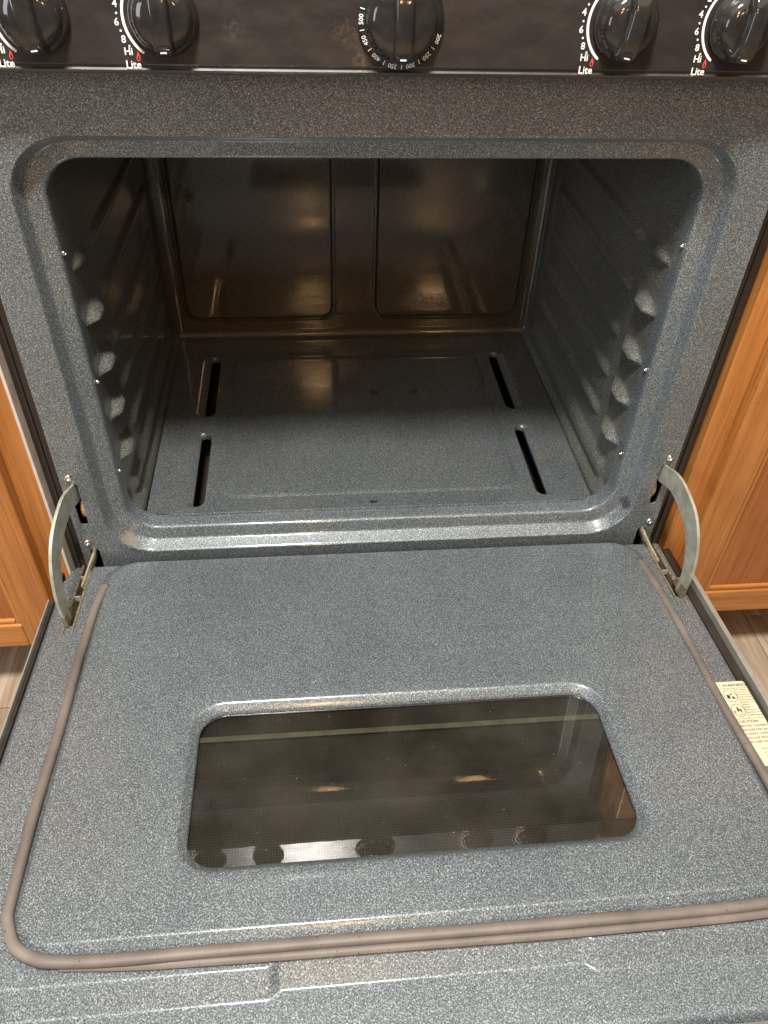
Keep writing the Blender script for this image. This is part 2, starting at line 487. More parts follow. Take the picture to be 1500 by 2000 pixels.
# --- oven cavity
def rib_h(y, z):
    h = 0.0
    for zc, amp in ((0.3630, 0.45), (0.3020, 1.0), (0.2395, 1.0), (0.1795, 1.0), (0.1190, 1.0)):
        # short thumb-shaped stop near the front
        L0, L1 = 0.041, 0.104
        t = (y - L0) / (L1 - L0)
        if -0.2 < t < 1.2:
            hw = 0.0108 * (0.30 + 0.70 * sstep(0, 0.5, t)) * (1 - 0.35 * sstep(0.55, 1, t))
            e = sstep(-0.05, 0.30, t) * (1 - sstep(0.55, 1.10, t))
            dz = (z - zc - 0.002) / hw
            if abs(dz) < 1.25: h += amp * 0.0125 * e * (1 - sstep(0.15, 1.2, abs(dz)))
        # long shelf runner
        e = sstep(0.118, 0.140, y) * (1 - sstep(0.43, 0.45, y))
        dz = (z - zc + 0.001) / 0.0105
        if e > 0 and abs(dz) < 1: h += 0.0056 * e * (1 - sstep(0.3, 1.0, abs(dz)))
    e = sstep(0.055, 0.075, y) * (1 - sstep(0.44, 0.47, y)); dz = (z - 0.060) / 0.021
    if abs(dz) < 1: h += 0.0075 * e * (1 - sstep(0.15, 1.0, abs(dz)))
    return h + 0.0125 * (1 - sstep(0.024, 0.052, z))
ys = spaced(0.030, 0.494, 0.006, [(0.036, 0.15, 0.0018), (0.42, 0.48, 0.003)])
zs = spaced(-0.02, 0.492, 0.0025)
for s in (-1, 1):
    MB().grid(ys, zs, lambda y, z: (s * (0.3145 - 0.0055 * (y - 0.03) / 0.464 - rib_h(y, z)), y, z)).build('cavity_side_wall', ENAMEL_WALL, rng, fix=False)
def back_h(x, z):
    h = 0
    for x0, x1 in ((-0.284, -0.034), (0.034, 0.284)):
        d = sd_rr(x, z, x0, x1, 0.064, 0.46, 0.024)
        h += 0.0045 * (1 - sstep(-0.005, 0.0, d)) + 0.0012 * math.exp(-((d - 0.001) / 0.0018) ** 2)
    # rounded sides
    h += 0.012 * sstep(0.29, 0.316, abs(x)) ** 2 + 0.004 * (1 - sstep(0.03, 0.045, z)) ** 2
    return h
xs = spaced(-0.318, 0.318, 0.005, [(-0.295, -0.275, 0.0014), (-0.046, -0.026, 0.0012), (0.026, 0.046, 0.0012), (0.275, 0.295, 0.0014)])
zs = spaced(0.0, 0.495, 0.006, [(0.03, 0.095, 0.0014)])
MB().grid(xs, zs, lambda x, z: (x, 0.4965 - back_h(x, z), z)).build('cavity_back_wall', ENAMEL_SHADED, rng, fix=False)
MB().box(-0.32, 0.32, 0.030, 0.50, 0.4905, 0.494).build('cavity_ceiling', ENAMEL_SHADED, rng, False)
MB().box(-0.32, 0.32, 0.030, 0.50, -0.030, -0.026).build('burner_box_floor', BLACKGAP, rng, False)

# --- oven floor panel: sheet with four pierced slots, pressed centre and small finger hole
FP = 0.031
mb = MB()
X1, Y0, Y1 = 0.2978, 0.0368, 0.4935
outer = [(-X1, Y0 + 0.004), (X1, Y0 + 0.004), (X1, Y1), (-X1, Y1)]
press = rrect(-0.204, 0.204, 0.067, 0.424, 0.018, 6)
hl = [(0.0065 * math.cos(a * math.pi / 8) - 0.0002, 0.0510 + 0.0032 * math.sin(a * math.pi / 8)) for a in range(16)]
sl_out, sl_in = [], []
for s in (-1, 1):
    for a, b in ((0.055, 0.214), (0.260, 0.427)):
        sl_out.append(slotloop(s * 0.2390, a - 0.004, b + 0.002, 0.0150))
        sl_in.append(slotloop(s * 0.2335, a + 0.002, b - 0.001, 0.0070))
v, f = fill_loops([outer, press, hl] + sl_out, lambda x, y: (x, y, FP)); mb.add(v, f)
for lo, li in zip(sl_out, sl_in):
    cx = sum(p[0] for p in lo) / len(lo)
    def mid(t): return [((1 - t) * p[0] + t * q[0], (1 - t) * p[1] + t * q[1]) for p, q in zip(lo, li)]
    mb.rings([[(x, y, FP) for x, y in lo], [(x, y, FP - 0.0007) for x, y in mid(0.35)], [(x, y, FP - 0.0030) for x, y in mid(0.85)], [(x, y, FP - 0.0045) for x, y in li], [(x, y, FP - 0.009) for x, y in li]])
mb.rings([[(x, y, FP) for x, y in hl], [(x, y, FP - 0.004) for x, y in hl]])
pr = []
for ins, h in ((0, 0), (0.0010, 0.0003), (0.0040, 0.0014), (0.0055, 0.0017), (0.02, 0.0018)):
    pr.append([(x, y, FP + h) for x, y in rrect(-0.204 + ins, 0.204 - ins, 0.067 + ins, 0.424 - ins, max(0.006, 0.018 - ins * 0.6), 6)])
mb.rings(pr, cap1=True)
# turned-down front lip
lip = [(0.004, 0), (0.0025, 0.0010), (0.001, 0.0005), (0, -0.002), (-0.001, -0.010)]
mb.grid(spaced(-0.268, 0.268, 0.02), list(range(5)), lambda x, k: (x, Y0 + lip[int(k)][0], FP + lip[int(k)][1]))
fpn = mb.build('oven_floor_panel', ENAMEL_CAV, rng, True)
es = fpn.modifiers.new('split', 'EDGE_SPLIT'); es.split_angle = math.radians(40)

# --- small screws round the lip and the hinge screws on the face
def screw_mesh(r, h):
    mb = MB(); n = 20
    prof_ = [(1.0, 0), (1.0, 0.25), (0.93, 0.65), (0.72, 0.95), (0.48, 1.0), (0.42, 0.95), (0.40, 0.35)]
    mb.rings([[(r * k * math.cos(2 * math.pi * i / n), -h * d, r * k * math.sin(2 * math.pi * i / n)) for i in range(n)] for k, d in prof_], cap1=True)
    return mb
sc = None
for x, z in ((-0.365, 0.1300), (-0.3657, 0.0245), (0.3644, 0.1310), (0.3665, 0.0238)):
    if sc is None: o = sc = screw_mesh(0.0046, 0.003).build('screw', SCREW, None)
    else: o = bpy.data.objects.new('screw', sc.data); COL.objects.link(o)
    o.location = (x, 0, z); attach(o, rng)
sc2 = None
for x, y, z in ((-0.3135, 0.024, 0.3920), (-0.3130, 0.026, 0.2440), (-0.3130, 0.026, 0.1180), (0.3132, 0.026, 0.3940), (0.3132, 0.026, 0.2440), (0.3130, 0.026, 0.1200)):
    if sc2 is None: o = sc2 = screw_mesh(0.0024, 0.002).build('lip_screw', SCREW, None)
    else: o = bpy.data.objects.new('lip_screw', sc2.data); COL.objects.link(o)
    o.location = (x, y, z); o.rotation_euler = (0, 0, math.radians(-90 if x > 0 else 90) * 0.7); attach(o, rng)

# --- body: dark side flanges, casing, cooktop, drawer
for s in (-1, 1):
    xo = 0.3985 if s > 0 else 0.3965
    mb = MB()
    sec = [(0.3765, 0.024), (0.3775, 0.012), (0.3865, 0.011), (0.3875, 0.0085), (0.3890, 0.0085), (0.3900, 0.011), (xo - 0.002, 0.011), (xo, 0.013), (xo, 0.60)]
    mb.grid([-0.24, 0.655], list(range(len(sec))), lambda z, k: (s * sec[int(k)][0], sec[int(k)][1], z))
    o = mb.build('side_panel', SIDEMETAL, rng, True); es = o.modifiers.new('split', 'EDGE_SPLIT'); es.split_angle = math.radians(35)
MB().box(-0.395, 0.395, 0.60, 0.604, -0.24, 0.655).build('back_panel', SIDEMETAL, rng, False)
MB().box(-0.374, 0.374, 0.0, 0.018, -0.215, -0.056).build('storage_drawer_front', SIDEMETAL, rng, True, 0.004)
MB().box(-0.402, 0.402, 0.005, 0.62, 0.662, 0.678).build('cooktop', SIDEMETAL, rng, True, 0.004)
MB().box(-0.376, 0.376, 0.023, 0.026, -0.05, -0.0005).build('hinge_backing', BLACKGAP, rng, False)

# --- control panel, leaning back from its lower edge
PT = math.radians(6)
PO = Vector((0, -0.030, 0.5640)); PH = Vector((0, math.sin(PT), math.cos(PT))); PN = Vector((0, -math.cos(PT), math.sin(PT)))
def pp(x, h, n=0.0): return PO + Vector((x, 0, 0)) + PH * h + PN * n
mb = MB()
sec = [(0.0, -0.030), (-0.0022, -0.010), (-0.0024, -0.0045), (-0.0012, -0.0012), (0.0008, 0.0), (0.0022, -0.0012), (0.0034, -0.0012), (0.0050, 0.0), (0.102, 0.0), (0.106, -0.003), (0.107, -0.010), (0.104, -0.034)]
loops = []
for x in (-0.4005, -0.3995, -0.397, 0.397, 0.3995, 0.4005):
    k = {0.4005: 0.9, 0.3995: 0.97}.get(abs(x), 1.0)
    loops.append([pp(x, 0.052 + (h - 0.052) * k, n - (1 - k) * 0.02) for h, n in sec])
mb.rings(loops, cap0=True, cap1=True)
cp = mb.build('control_panel', PANEL, rng, True)
es = cp.modifiers.new('split', 'EDGE_SPLIT'); es.split_angle = math.radians(28)

def on_panel(v2, cx, ch, n=0.0006, rot=0.0):
    c, s = math.cos(rot), math.sin(rot)
    return [pp(cx + x * c - y * s, ch + x * s + y * c, n) for x, y, *_ in v2]

KH = 0.0372                      # knob centre height on the panel
KX = [-0.2760, -0.1800, 0.0022, 0.1838, 0.2802]
def arc_strip(cx, ch, r0, r1, a0, a1, n=24):
    v = []; f = []
    for i in range(n + 1):
        a = math.radians(a0 + (a1 - a0) * i / n)
        v += [(cx + r0 * math.cos(a), ch + r0 * math.sin(a)), (cx + r1 * math.cos(a), ch + r1 * math.sin(a))]
    for i in range(n): f.append((2 * i, 2 * i + 1, 2 * i + 3, 2 * i + 2))
    for (a, rev) in ((a0, 1), (a1, 0)):          # round ends
        rm = (r0 + r1) / 2; hw = (r1 - r0) / 2; k = len(v); ar = math.radians(a)
        v += [(cx + rm * math.cos(ar) + hw * math.cos(2 * math.pi * i / 10), ch + rm * math.sin(ar) + hw * math.sin(2 * math.pi * i / 10)) for i in range(10)]
        f.append(tuple(range(k, k + 10)))
    return v, f

DR = 0.0308
for idx in (0, 1, 3, 4):
    cx = KX[idx]
    mb = MB()
    v, f = arc_strip(cx, KH, DR - 0.0010, DR + 0.0010, 128, 232); mb.add(on_panel(v, 0, 0), f)
    for ang, s in ((134, 'Lo'), (149, '2'), (168, '4'), (187, '6'), (206, '8')):
        if s == 'Lo': continue
        a = math.radians(ang); v, f = text_mesh(s, 0.0072, bold=0.0001)
        mb.add(on_panel(v, cx + (DR + 0.0052) * math.cos(a), KH + (DR + 0.0052) * math.sin(a)), f)
    for ang in (139, 158.5, 177.5, 196.5, 215):
        a = math.radians(ang); k = [(0.0008 * math.cos(t * math.pi / 5), 0.0008 * math.sin(t * math.pi / 5)) for t in range(10)]
        mb.add(on_panel(k, cx + (DR + 0.0042) * math.cos(a), KH + (DR + 0.0042) * math.sin(a)), [tuple(range(10))])
    v, f = text_mesh('Hi', 0.0072, bold=0.00012); mb.add(on_panel(v, cx - 0.0300, 0.0133), f)
    v, f = text_mesh('Lite', 0.0078, bold=0.00012); mb.add(on_panel(v, cx - 0.0275, 0.0043), f)
    mb.build('dial_markings', WHITE, cp, False, fix=False)
    # flame outline
    fo = [(0, 1), (0.16, 0.55), (0.36, 0.1), (0.42, -0.35), (0.30, -0.8), (0.08, -1.0), (-0.12, -1.0), (-0.32, -0.8), (-0.42, -0.35), (-0.30, 0.05), (-0.12, 0.45)]
    fi = [(x * 0.48, -0.42 + (y + 0.42) * 0.55 - 0.1) for x, y in fo]
    k = 0.0036
    mb = MB(); mb.rings([on_panel([(x * k, y * k) for x, y in q], cx - 0.0230, 0.0105) for q in (fo, fi)])
    mb.build('flame_mark', RED, cp, False, fix=False)

def knob(cx, R, rot, big=False):
    n = 48; mb = MB()
    pr_ = [(1.00, 0.0006), (1.00, 0.0035), (0.985, 0.0050), (0.90, 0.0075), (0.865, 0.0085), (0.85, 0.0110), (0.80, 0.0150), (0.68, 0.0178), (0.45, 0.0190), (0.2, 0.0194)]
    if big: pr_ = [(1.00, 0.0006), (1.00, 0.0030), (0.99, 0.0040), (0.84, 0.0070), (0.815, 0.0085), (0.80, 0.0115), (0.75, 0.0150), (0.64, 0.0180), (0.45, 0.0190), (0.2, 0.0194)]
    mb.rings([[pp(cx + R * k * math.cos(2 * math.pi * i / n), KH + R * k * math.sin(2 * math.pi * i / n), d) for i in range(n)] for k, d in pr_], cap1=True)
    kb = mb.build('knob', KNOB, rng)
    # grip bar: long rounded fin with a drawn-in waist, standing off the dome
    Rg_ = R * (0.965 if not big else 0.84)
    lo, st = [], 14
    def sect(t):
        y = Rg_ * t; e = math.sqrt(max(0, 1 - abs(t) ** 5))
        w = (0.0072 + 0.0010 * t * t) * (0.62 + 0.38 * e); top = 0.0170 + 0.0140 * math.sqrt(max(0, 1 - abs(t) ** 3.2))
        b = 0.003
        h = [(1.06, b), (1.0, top * 0.62), (0.985, top - 0.0034), (0.94, top - 0.0019), (0.86, top - 0.0008), (0.74, top - 0.0002), (0.55, top)]
        return [(-w * k, z_) for k, z_ in h] + [(w * k, z_) for k, z_ in reversed(h)], y
    c, s = math.cos(rot), math.sin(rot)
    for i in range(st + 1):
        t = -1 + 2 * i / st; t = math.copysign(abs(t) ** 0.75, t)
        q, y = sect(t)
        lo.append([pp(cx + x * c - y * s, KH + x * s + y * c, d) for x, d in q])
    mb = MB(); mb.rings(lo, cap0=True, cap1=True)
    g = mb.build('grip', KNOB, kb); es = g.modifiers.new('split', 'EDGE_SPLIT'); es.split_angle = math.radians(38)
    # white pointer stroke near the lower end
    q, y = sect(-0.86); tp = q[6][1] + 0.0006
    mb = MB(); pts = [(-0.0024, -0.0006), (0.0024, -0.0006), (0.0024, 0.0006), (-0.0024, 0.0006)]
    mb.add([pp(cx + (x) * c - (y + yy) * s, KH + x * s + (y + yy) * c, tp) for x, yy in pts], [(0, 1, 2, 3)])
    mb.build('pointer_mark', WHITE, kb, False)
    if big:
        mb = MB()
        for i, sname in enumerate(['200', '250', '300', '350', '400', '450', '500']):
            a = math.radians(-22 - i * 26.5)
            v, f = text_mesh(sname, 0.0048, bold=0.00005)
            rr_ = R * 0.925
            vv = []
            for x, yy, *_ in v:
                ra = rr_ + yy; aa = a - x / rr_
                vv.append(pp(cx + ra * math.cos(aa), KH + ra * math.sin(aa), 0.0070 - (ra / R - 0.84) / 0.15 * 0.0030 + 0.0005))
            mb.add(vv, f)
            a2 = a - math.radians(13.2)
            vv = [pp(cx + (rr_ + yy) * math.cos(a2 + x / rr_), KH + (rr_ + yy) * math.sin(a2 + x / rr_), 0.0070 - ((rr_ + yy) / R - 0.84) / 0.15 * 0.0030 + 0.0005) for x, yy in ((-0.0003, -0.0018), (0.0003, -0.0018), (0.0003, 0.0018), (-0.0003, 0.0018))]
            mb.add(vv, [(0, 1, 2, 3)])
        mb.build('temperature_numerals', WHITE, kb, False, fix=False)
    return kb

knob(KX[0], 0.0262, math.radians(6)); knob(KX[1], 0.0262, math.radians(1)); knob(KX[2], 0.0340, math.radians(0), True)
knob(KX[3], 0.0262, math.radians(-9)); knob(KX[4], 0.0262, math.radians(-7))

# ------------------------------------------------------------------ oven door (local: x, v out from the hinge, w up)
DT = math.atan(0.0814)
DV = Vector((0, -math.cos(DT), math.sin(DT))); DN = Vector((0, math.sin(DT), math.cos(DT)))
DM = Matrix(((1, 0, 0, 0), (0, -DV.y, DN.y, 0), (0, -DV.z, DN.z, 0), (0, 0, 0, 1)))   # local y runs back to the hinge: y = -v
def dd(x, v, w=0.0): return (x, -v, w)

WX0, WX1, WV0, WV1 = -0.2125, 0.2215, 0.2485, 0.4315      # pressed window edge
GX0, GX1, GV0, GV1 = WX0 - 0.014, WX1 + 0.014, WV0 - 0.014, WV1 + 0.014   # patch handled by rings
LX0, LX1, LVE = -0.3970, 0.3850, 0.5780
SLX = 0.3700
def door_h(x, v):
    d = sd_rr(x, v, -0.3365, 0.3425, 0.0150, 0.4830, 0.034)
    h = -0.0072 * min(1, max(0, (d + 0.0005) / 0.0105)) - 0.0006 * sstep(-0.0012, 0.0012, d)
    notch = 0.0065 * (sstep(-0.131, -0.119, x) - sstep(0.127, 0.139, x))
    d2 = sd_rr(x, v, -0.400, 0.400, -0.2, 0.5105 - notch, 0.075)
    t = (d2 + 0.0006) / 0.0205                                    # steep press down to the front margin
    h -= 0.0125 * (0 if t <= 0 else 1 if t >= 1 else (0.5 * t * t / 0.06 if t < 0.06 else t - 0.03 if t < 0.94 else 0.94 - 0.5 * (1 - t) ** 2 / 0.06) / 0.94)
    if v > 0.566: h -= 0.010 * ((v - 0.566) / 0.012) ** 2
    e = max(0, (LX0 + 0.006) - x, x - (LX1 - 0.006)) / 0.006
    h -= 0.004 * e * e
    return h
xs = spaced(LX0, LX1, 0.005, [(LX0, LX0 + 0.008, 0.001), (-0.345, -0.298, 0.0016), (0.298, 0.350, 0.0016), (-0.135, -0.115, 0.0015), (0.123, 0.143, 0.0015), (LX1 - 0.008, LX1, 0.001)])
xs = sorted(set(xs + [round(q, 5) for q in (GX0, GX1, -SLX - 0.0038, -SLX + 0.0038, SLX - 0.0038, SLX + 0.0038)]))
vs = spaced(0.0130, LVE, 0.005, [(0.013, 0.06, 0.0016), (0.440, 0.496, 0.0013), (0.496, 0.545, 0.0011), (0.564, 0.578, 0.0015)])
vs = sorted(set(vs + [round(q, 5) for q in (GV0, GV1, 0.116)]))
def skip(x, v):
    if GX0 < x < GX1 and GV0 < v < GV1: return True
    if abs(abs(x) - SLX) < 0.0038 and v < 0.116: return True
    if abs(x) > SLX + 0.0038 and (abs(x) - 0.3835) > (v - 0.013) * 0.42 + 0.000: return True
    return False
mb = MB(); mb.grid(xs, vs, lambda x, v: dd(x, v, door_h(x, v)), skip)
n = 12
def wloop(ins, w, r): return [dd(x, v, w) for x, v in rrect(WX0 + ins, WX1 - ins, WV0 + ins, WV1 - ins, r, n)]
def sqloop():
    base = rrect(WX0, WX1, WV0, WV1, 0.034, n); out = []
    cx, cv = (GX0 + GX1) / 2, (GV0 + GV1) / 2; hx, hv = (GX1 - GX0) / 2, (GV1 - GV0) / 2
    m4 = n + 1
    for i, (x, v) in enumerate(base):
        c, k = divmod(i, m4); t = k / n
        # walk the square corner: first half along one side, second along the next
        sx = (1, 1, -1, -1)[c]; sv = (-1, 1, 1, -1)[c]
        ox, ov = cx + sx * hx, cv + sv * hv
        bx, bv = base[c * m4 + (0 if t <= 0.5 else n)]
        k2 = abs(t - 0.5) * 2
        if c in (0, 2):
            if t <= 0.5: out.append(dd(ox + (bx - ox) * k2, ov, 0))
            else: out.append(dd(ox, ov + (bv - ov) * k2, 0))
        else:
            if t <= 0.5: out.append(dd(ox, ov + (bv - ov) * k2, 0))
            else: out.append(dd(ox + (bx - ox) * k2, ov, 0))
    return out
mb.rings([sqloop(), wloop(-0.0020, 0, 0.036), wloop(-0.0004, -0.0004, 0.0345), wloop(0.0012, -0.0018, 0.033), wloop(0.0060, -0.0062, 0.029), wloop(0.0072, -0.0078, 0.028), wloop(0.0074, -0.0105, 0.028)])
door = mb.build('oven_door', ENAMEL_DOOR, None, True)
for p in door.data.polygons: pass
door.matrix_world = DM; door.matrix_basis = DM
attach(door, rng)
door['label'] = 'open oven door, inner side up, speckled blue-grey enamel with window'
es = door.modifiers.new('split', 'EDGE_SPLIT'); es.split_angle = math.radians(60)
def dpart(mb, name, mat, smooth=True, bevel=0.0, fix=True):
    o = mb.build(name, mat, None, smooth, bevel, fix); o.parent = door; return o

# outer skin: shallow tray with standing edges
for s, x0, x1 in ((-1, -0.4025, -0.4008), (1, 0.3965, 0.4025)):
    mb = MB(); mb.box(x0, x1, -0.590, -0.076, -0.040, -0.0015); dpart(mb, 'skin_edge', SKIN, True, 0.0006)
mb = MB(); mb.box(-0.4020, 0.4020, -0.595, -0.014, -0.046, -0.0405); dpart(mb, 'outer_skin', SIDEMETAL, True, 0.001)
mb = MB(); mb.box(-0.4020, 0.4020, -0.5805, -0.5795, -0.040, -0.011); dpart(mb, 'front_edge', SKIN, True)
mb = MB(); mb.box(-0.4000, -0.3975, -0.585, -0.02, -0.038, -0.0085); dpart(mb, 'edge_gap', BLACKGAP, False)
mb = MB(); mb.box(0.3856, 0.3960, -0.585, -0.02, -0.038, -0.0110); dpart(mb, 'edge_gap', BLACKGAP, False)
# side walls of the liner and hinge channels
for s in (-1, 1):
    mb = MB(); x = s * SLX
    mb.box(x - 0.0065, x - 0.0042, -0.130, -0.010, -0.034, -0.0065); mb.box(x + 0.0042, x + 0.0065, -0.130, -0.014, -0.034, -0.0065); mb.box(x - 0.0042, x + 0.0042, -0.130, -0.014, -0.034, -0.026)
    dpart(mb, 'hinge_channel', STEEL_GREASY, False)
    mb = MB(); mb.box(x - 0.0036, x + 0.0036, -0.0700, -0.0685, -0.012, -0.0050); dpart(mb, 'hinge_clip', STEEL, False)
    mb = MB(); mb.box(x - 0.0036, x + 0.0010, -0.034, -0.0325, -0.012, -0.0050)
    dpart(mb, 'hinge_clip', STEEL, False)

# gasket in its groove
gp = [(-0.3382, 0.0564), (-0.3436, 0.100), (-0.3442, 0.159), (-0.3452, 0.196), (-0.3450, 0.2766), (-0.3462, 0.343), (-0.3458, 0.396), (-0.3442, 0.448), (-0.3412, 0.464), (-0.3325, 0.4805), (-0.3150, 0.4910), (-0.294, 0.4962), (-0.2386, 0.4985), (-0.1792, 0.4970), (-0.0568, 0.4975), (0.0691, 0.4985), (0.20, 0.4980), (0.2908, 0.4965), (0.318, 0.493), (0.338, 0.480), (0.348, 0.460), (0.3510, 0.425), (0.3514, 0.379), (0.3475, 0.2709), (0.3461, 0.1746), (0.3447, 0.1127), (0.3412, 0.0510)]
path = [Vector(dd(p[0], p[1], 0)) for p in smooth_path([(x, v, 0) for x, v in gp], 8)]
path = [Vector((p.x + 0.0006 * math.sin(i * 0.23 + 1) * math.sin(i * 0.071), p.y + 0.0005 * math.sin(i * 0.19) * math.sin(i * 0.053), -0.0012 + 0.0009 * math.sin(i * 0.37) * math.sin(i * 0.11))) for i, p in enumerate(path)]
pf = [(0.0050 * math.copysign(abs(math.cos(a)) ** 0.8, math.cos(a)), 0.0044 * math.copysign(abs(math.sin(a)) ** 0.75, math.sin(a))) for a in [2 * math.pi * k / 12 for k in range(12)]]
mb = MB(); mb.rings(tube_loops(path, pf, Vector((0, 0, 1))), cap0=True, cap1=True)
gk = dpart(mb, 'door_gasket', GASKET)
gk['label'] = 'grey-brown rubber gasket tube around the door'
k0 = len(path) * 11 // 26; k1 = len(path) * 19 // 26
fl_path = [Vector((p.x, p.y - 0.0010 - 0.0052 * sstep(0, 22, i), -0.0062 + 0.0014 * sstep(0, 22, i))) for i, p in enumerate(path[k0:k1])]
mb = MB(); mb.rings(tube_loops(fl_path, [(-0.0040, -0.0006), (0.0044, -0.0006), (0.0044, 0.0012), (-0.0040, 0.0026)], Vector((0, 0, 1))), cap0=True, cap1=True)
dpart(mb, 'gasket_flange', GASKET)

# window: pane, spacer, perforated screen, dark box
mb = MB()
pl_ = rrect(WX0 + 0.001, WX1 - 0.001, WV0 + 0.001, WV1 - 0.001, 0.02, 4)
mb.add([dd(x, v, -0.0108) for x, v in pl_], [tuple(reversed(range(len(pl_))))])
dpart(mb, 'window_pane', GLASS, False, fix=False)
mb = MB(); mb.box(WX0 - 0.002, WX1 + 0.000, -0.2860, -0.2800, -0.0165, -0.0145)
dpart(mb, 'pane_spacer', SPACER, True, 0.0004)
mb = MB(); mb.add([dd(x, v, -0.0185) for x, v in ((WX0 - 0.004, WV0), (WX1 + 0.004, WV0), (WX1 + 0.004, WV1 + 0.01), (WX0 - 0.004, WV1 + 0.01))], [(0, 1, 2, 3)])
dpart(mb, 'screen', SCREEN, False)
mb = MB()
for x in (WX0 - 0.001, WX1 + 0.001): mb.box(x - 0.0004, x + 0.0004, -WV1 - 0.001, -WV0 + 0.001, -0.036, -0.0112)
for v in (WV0 - 0.001, WV1 + 0.001): mb.box(WX0 - 0.001, WX1 + 0.001, -v - 0.0004, -v + 0.0004, -0.036, -0.0112)
dpart(mb, 'window_well', BLACKGAP, False)

# warning label on the right margin
LX, LV, LW, LH = 0.3550, 0.2535, 0.0340, 0.1080        # left, top, width, height (v grows downwards)
LW0 = door_h(0.365, 0.30) + 0.0004
def lab(x, y, w=0.0): return dd(LX + x, LV + y, LW0 + w)
lp = rrect(0, LW, 0, LH, 0.003, 5)
mb = MB(); mb.rings([[lab(x, y) for x, y in lp], [lab(x, y, 0.0003) for x, y in lp]], cap1=True)
wl = dpart(mb, 'warning_label', LABELPAPER, False)
wl['label'] = 'cream warning and caution sticker beside the right gasket'
mb = MB()
def ltext(s, x, y, size, align='LEFT', bold=0.0):
    v, f = text_mesh(s, size, align, bold); mb.add([lab(x + p[0], y - p[1], 0.0006) for p in v], f)
def lbar(x0, x1, y0, y1): mb.add([lab(x0, y0, .0006), lab(x1, y0, .0006), lab(x1, y1, .0006), lab(x0, y1, .0006)], [(0, 1, 2, 3)])
ltext('! WARNING', 0.0040, 0.0055, 0.0056, bold=0.00005)
lbar(0.0010, 0.033, 0.0093, 0.0097); lbar(0.0178, 0.0182, 0.0097, 0.0500); lbar(0.0010, 0.033, 0.0500, 0.0504)
for cy in (0.0195, 0.0390):
    m_ = 24
    a = [(0.0103 + 0.0072 * math.cos(2 * math.pi * i / m_), cy + 0.0085 * math.sin(2 * math.pi * i / m_)) for i in range(m_)]
    b = [(0.0103 + 0.0067 * math.cos(2 * math.pi * i / m_), cy + 0.0080 * math.sin(2 * math.pi * i / m_)) for i in range(m_)]
    mb.rings([[lab(x, y, .0006) for x, y in q] for q in (a, b)])
for tri in (((0.0058, 0.0175), (0.0098, 0.0190), (0.0088, 0.0235), (0.0060, 0.0230)), ((0.0105, 0.0235), (0.0150, 0.0238), (0.0125, 0.0195)), ((0.0098, 0.0175), (0.0130, 0.0160), (0.0118, 0.0190)),
            ((0.0085, 0.0415), (0.0100, 0.0330), (0.0118, 0.0385), (0.0135, 0.0370), (0.0140, 0.0430), (0.0112, 0.0395)), ((0.0085, 0.0440), (0.0140, 0.0440), (0.0140, 0.0446), (0.0085, 0.0446)), ((0.0050, 0.0400), (0.0065, 0.0395), (0.0062, 0.0445))):
    mb.add([lab(x, y, .0006) for x, y in tri], [tuple(range(len(tri)))])
for i, s in enumerate(['ALL RANGES', 'CAN TIP IF YOU', 'DO NOT INSTALL', 'ANTI-TIP DEVICE', 'WITH RANGE', 'INJURY COULD', 'RESULT', 'REFER TO', 'INSTALLATION', 'INSTRUCTIONS', 'USER MANUAL']):
    ltext(s, 0.0190, 0.0120 + i * 0.0034, 0.0024)
ltext('CAUTION:', 0.0040, 0.0540, 0.0046, bold=0.00004)
for i, s in enumerate(['BEFORE CLEANING, REMOVE', 'BROILER PAN AND', 'UTENSILS. WIPE EXCESS', 'SPILLAGE FROM OVEN', 'SEE USER MANUAL']): ltext(s, 0.0030, 0.0595 + i * 0.0050, 0.0036)
for i, s in enumerate(['For Service call', 'or visit online', 'or ask dealer', 'Please Register']): ltext(s, 0.0130, 0.0880 + i * 0.0042, 0.0029)
dpart(mb, 'label_printing', LABELPRINT, False, fix=False)

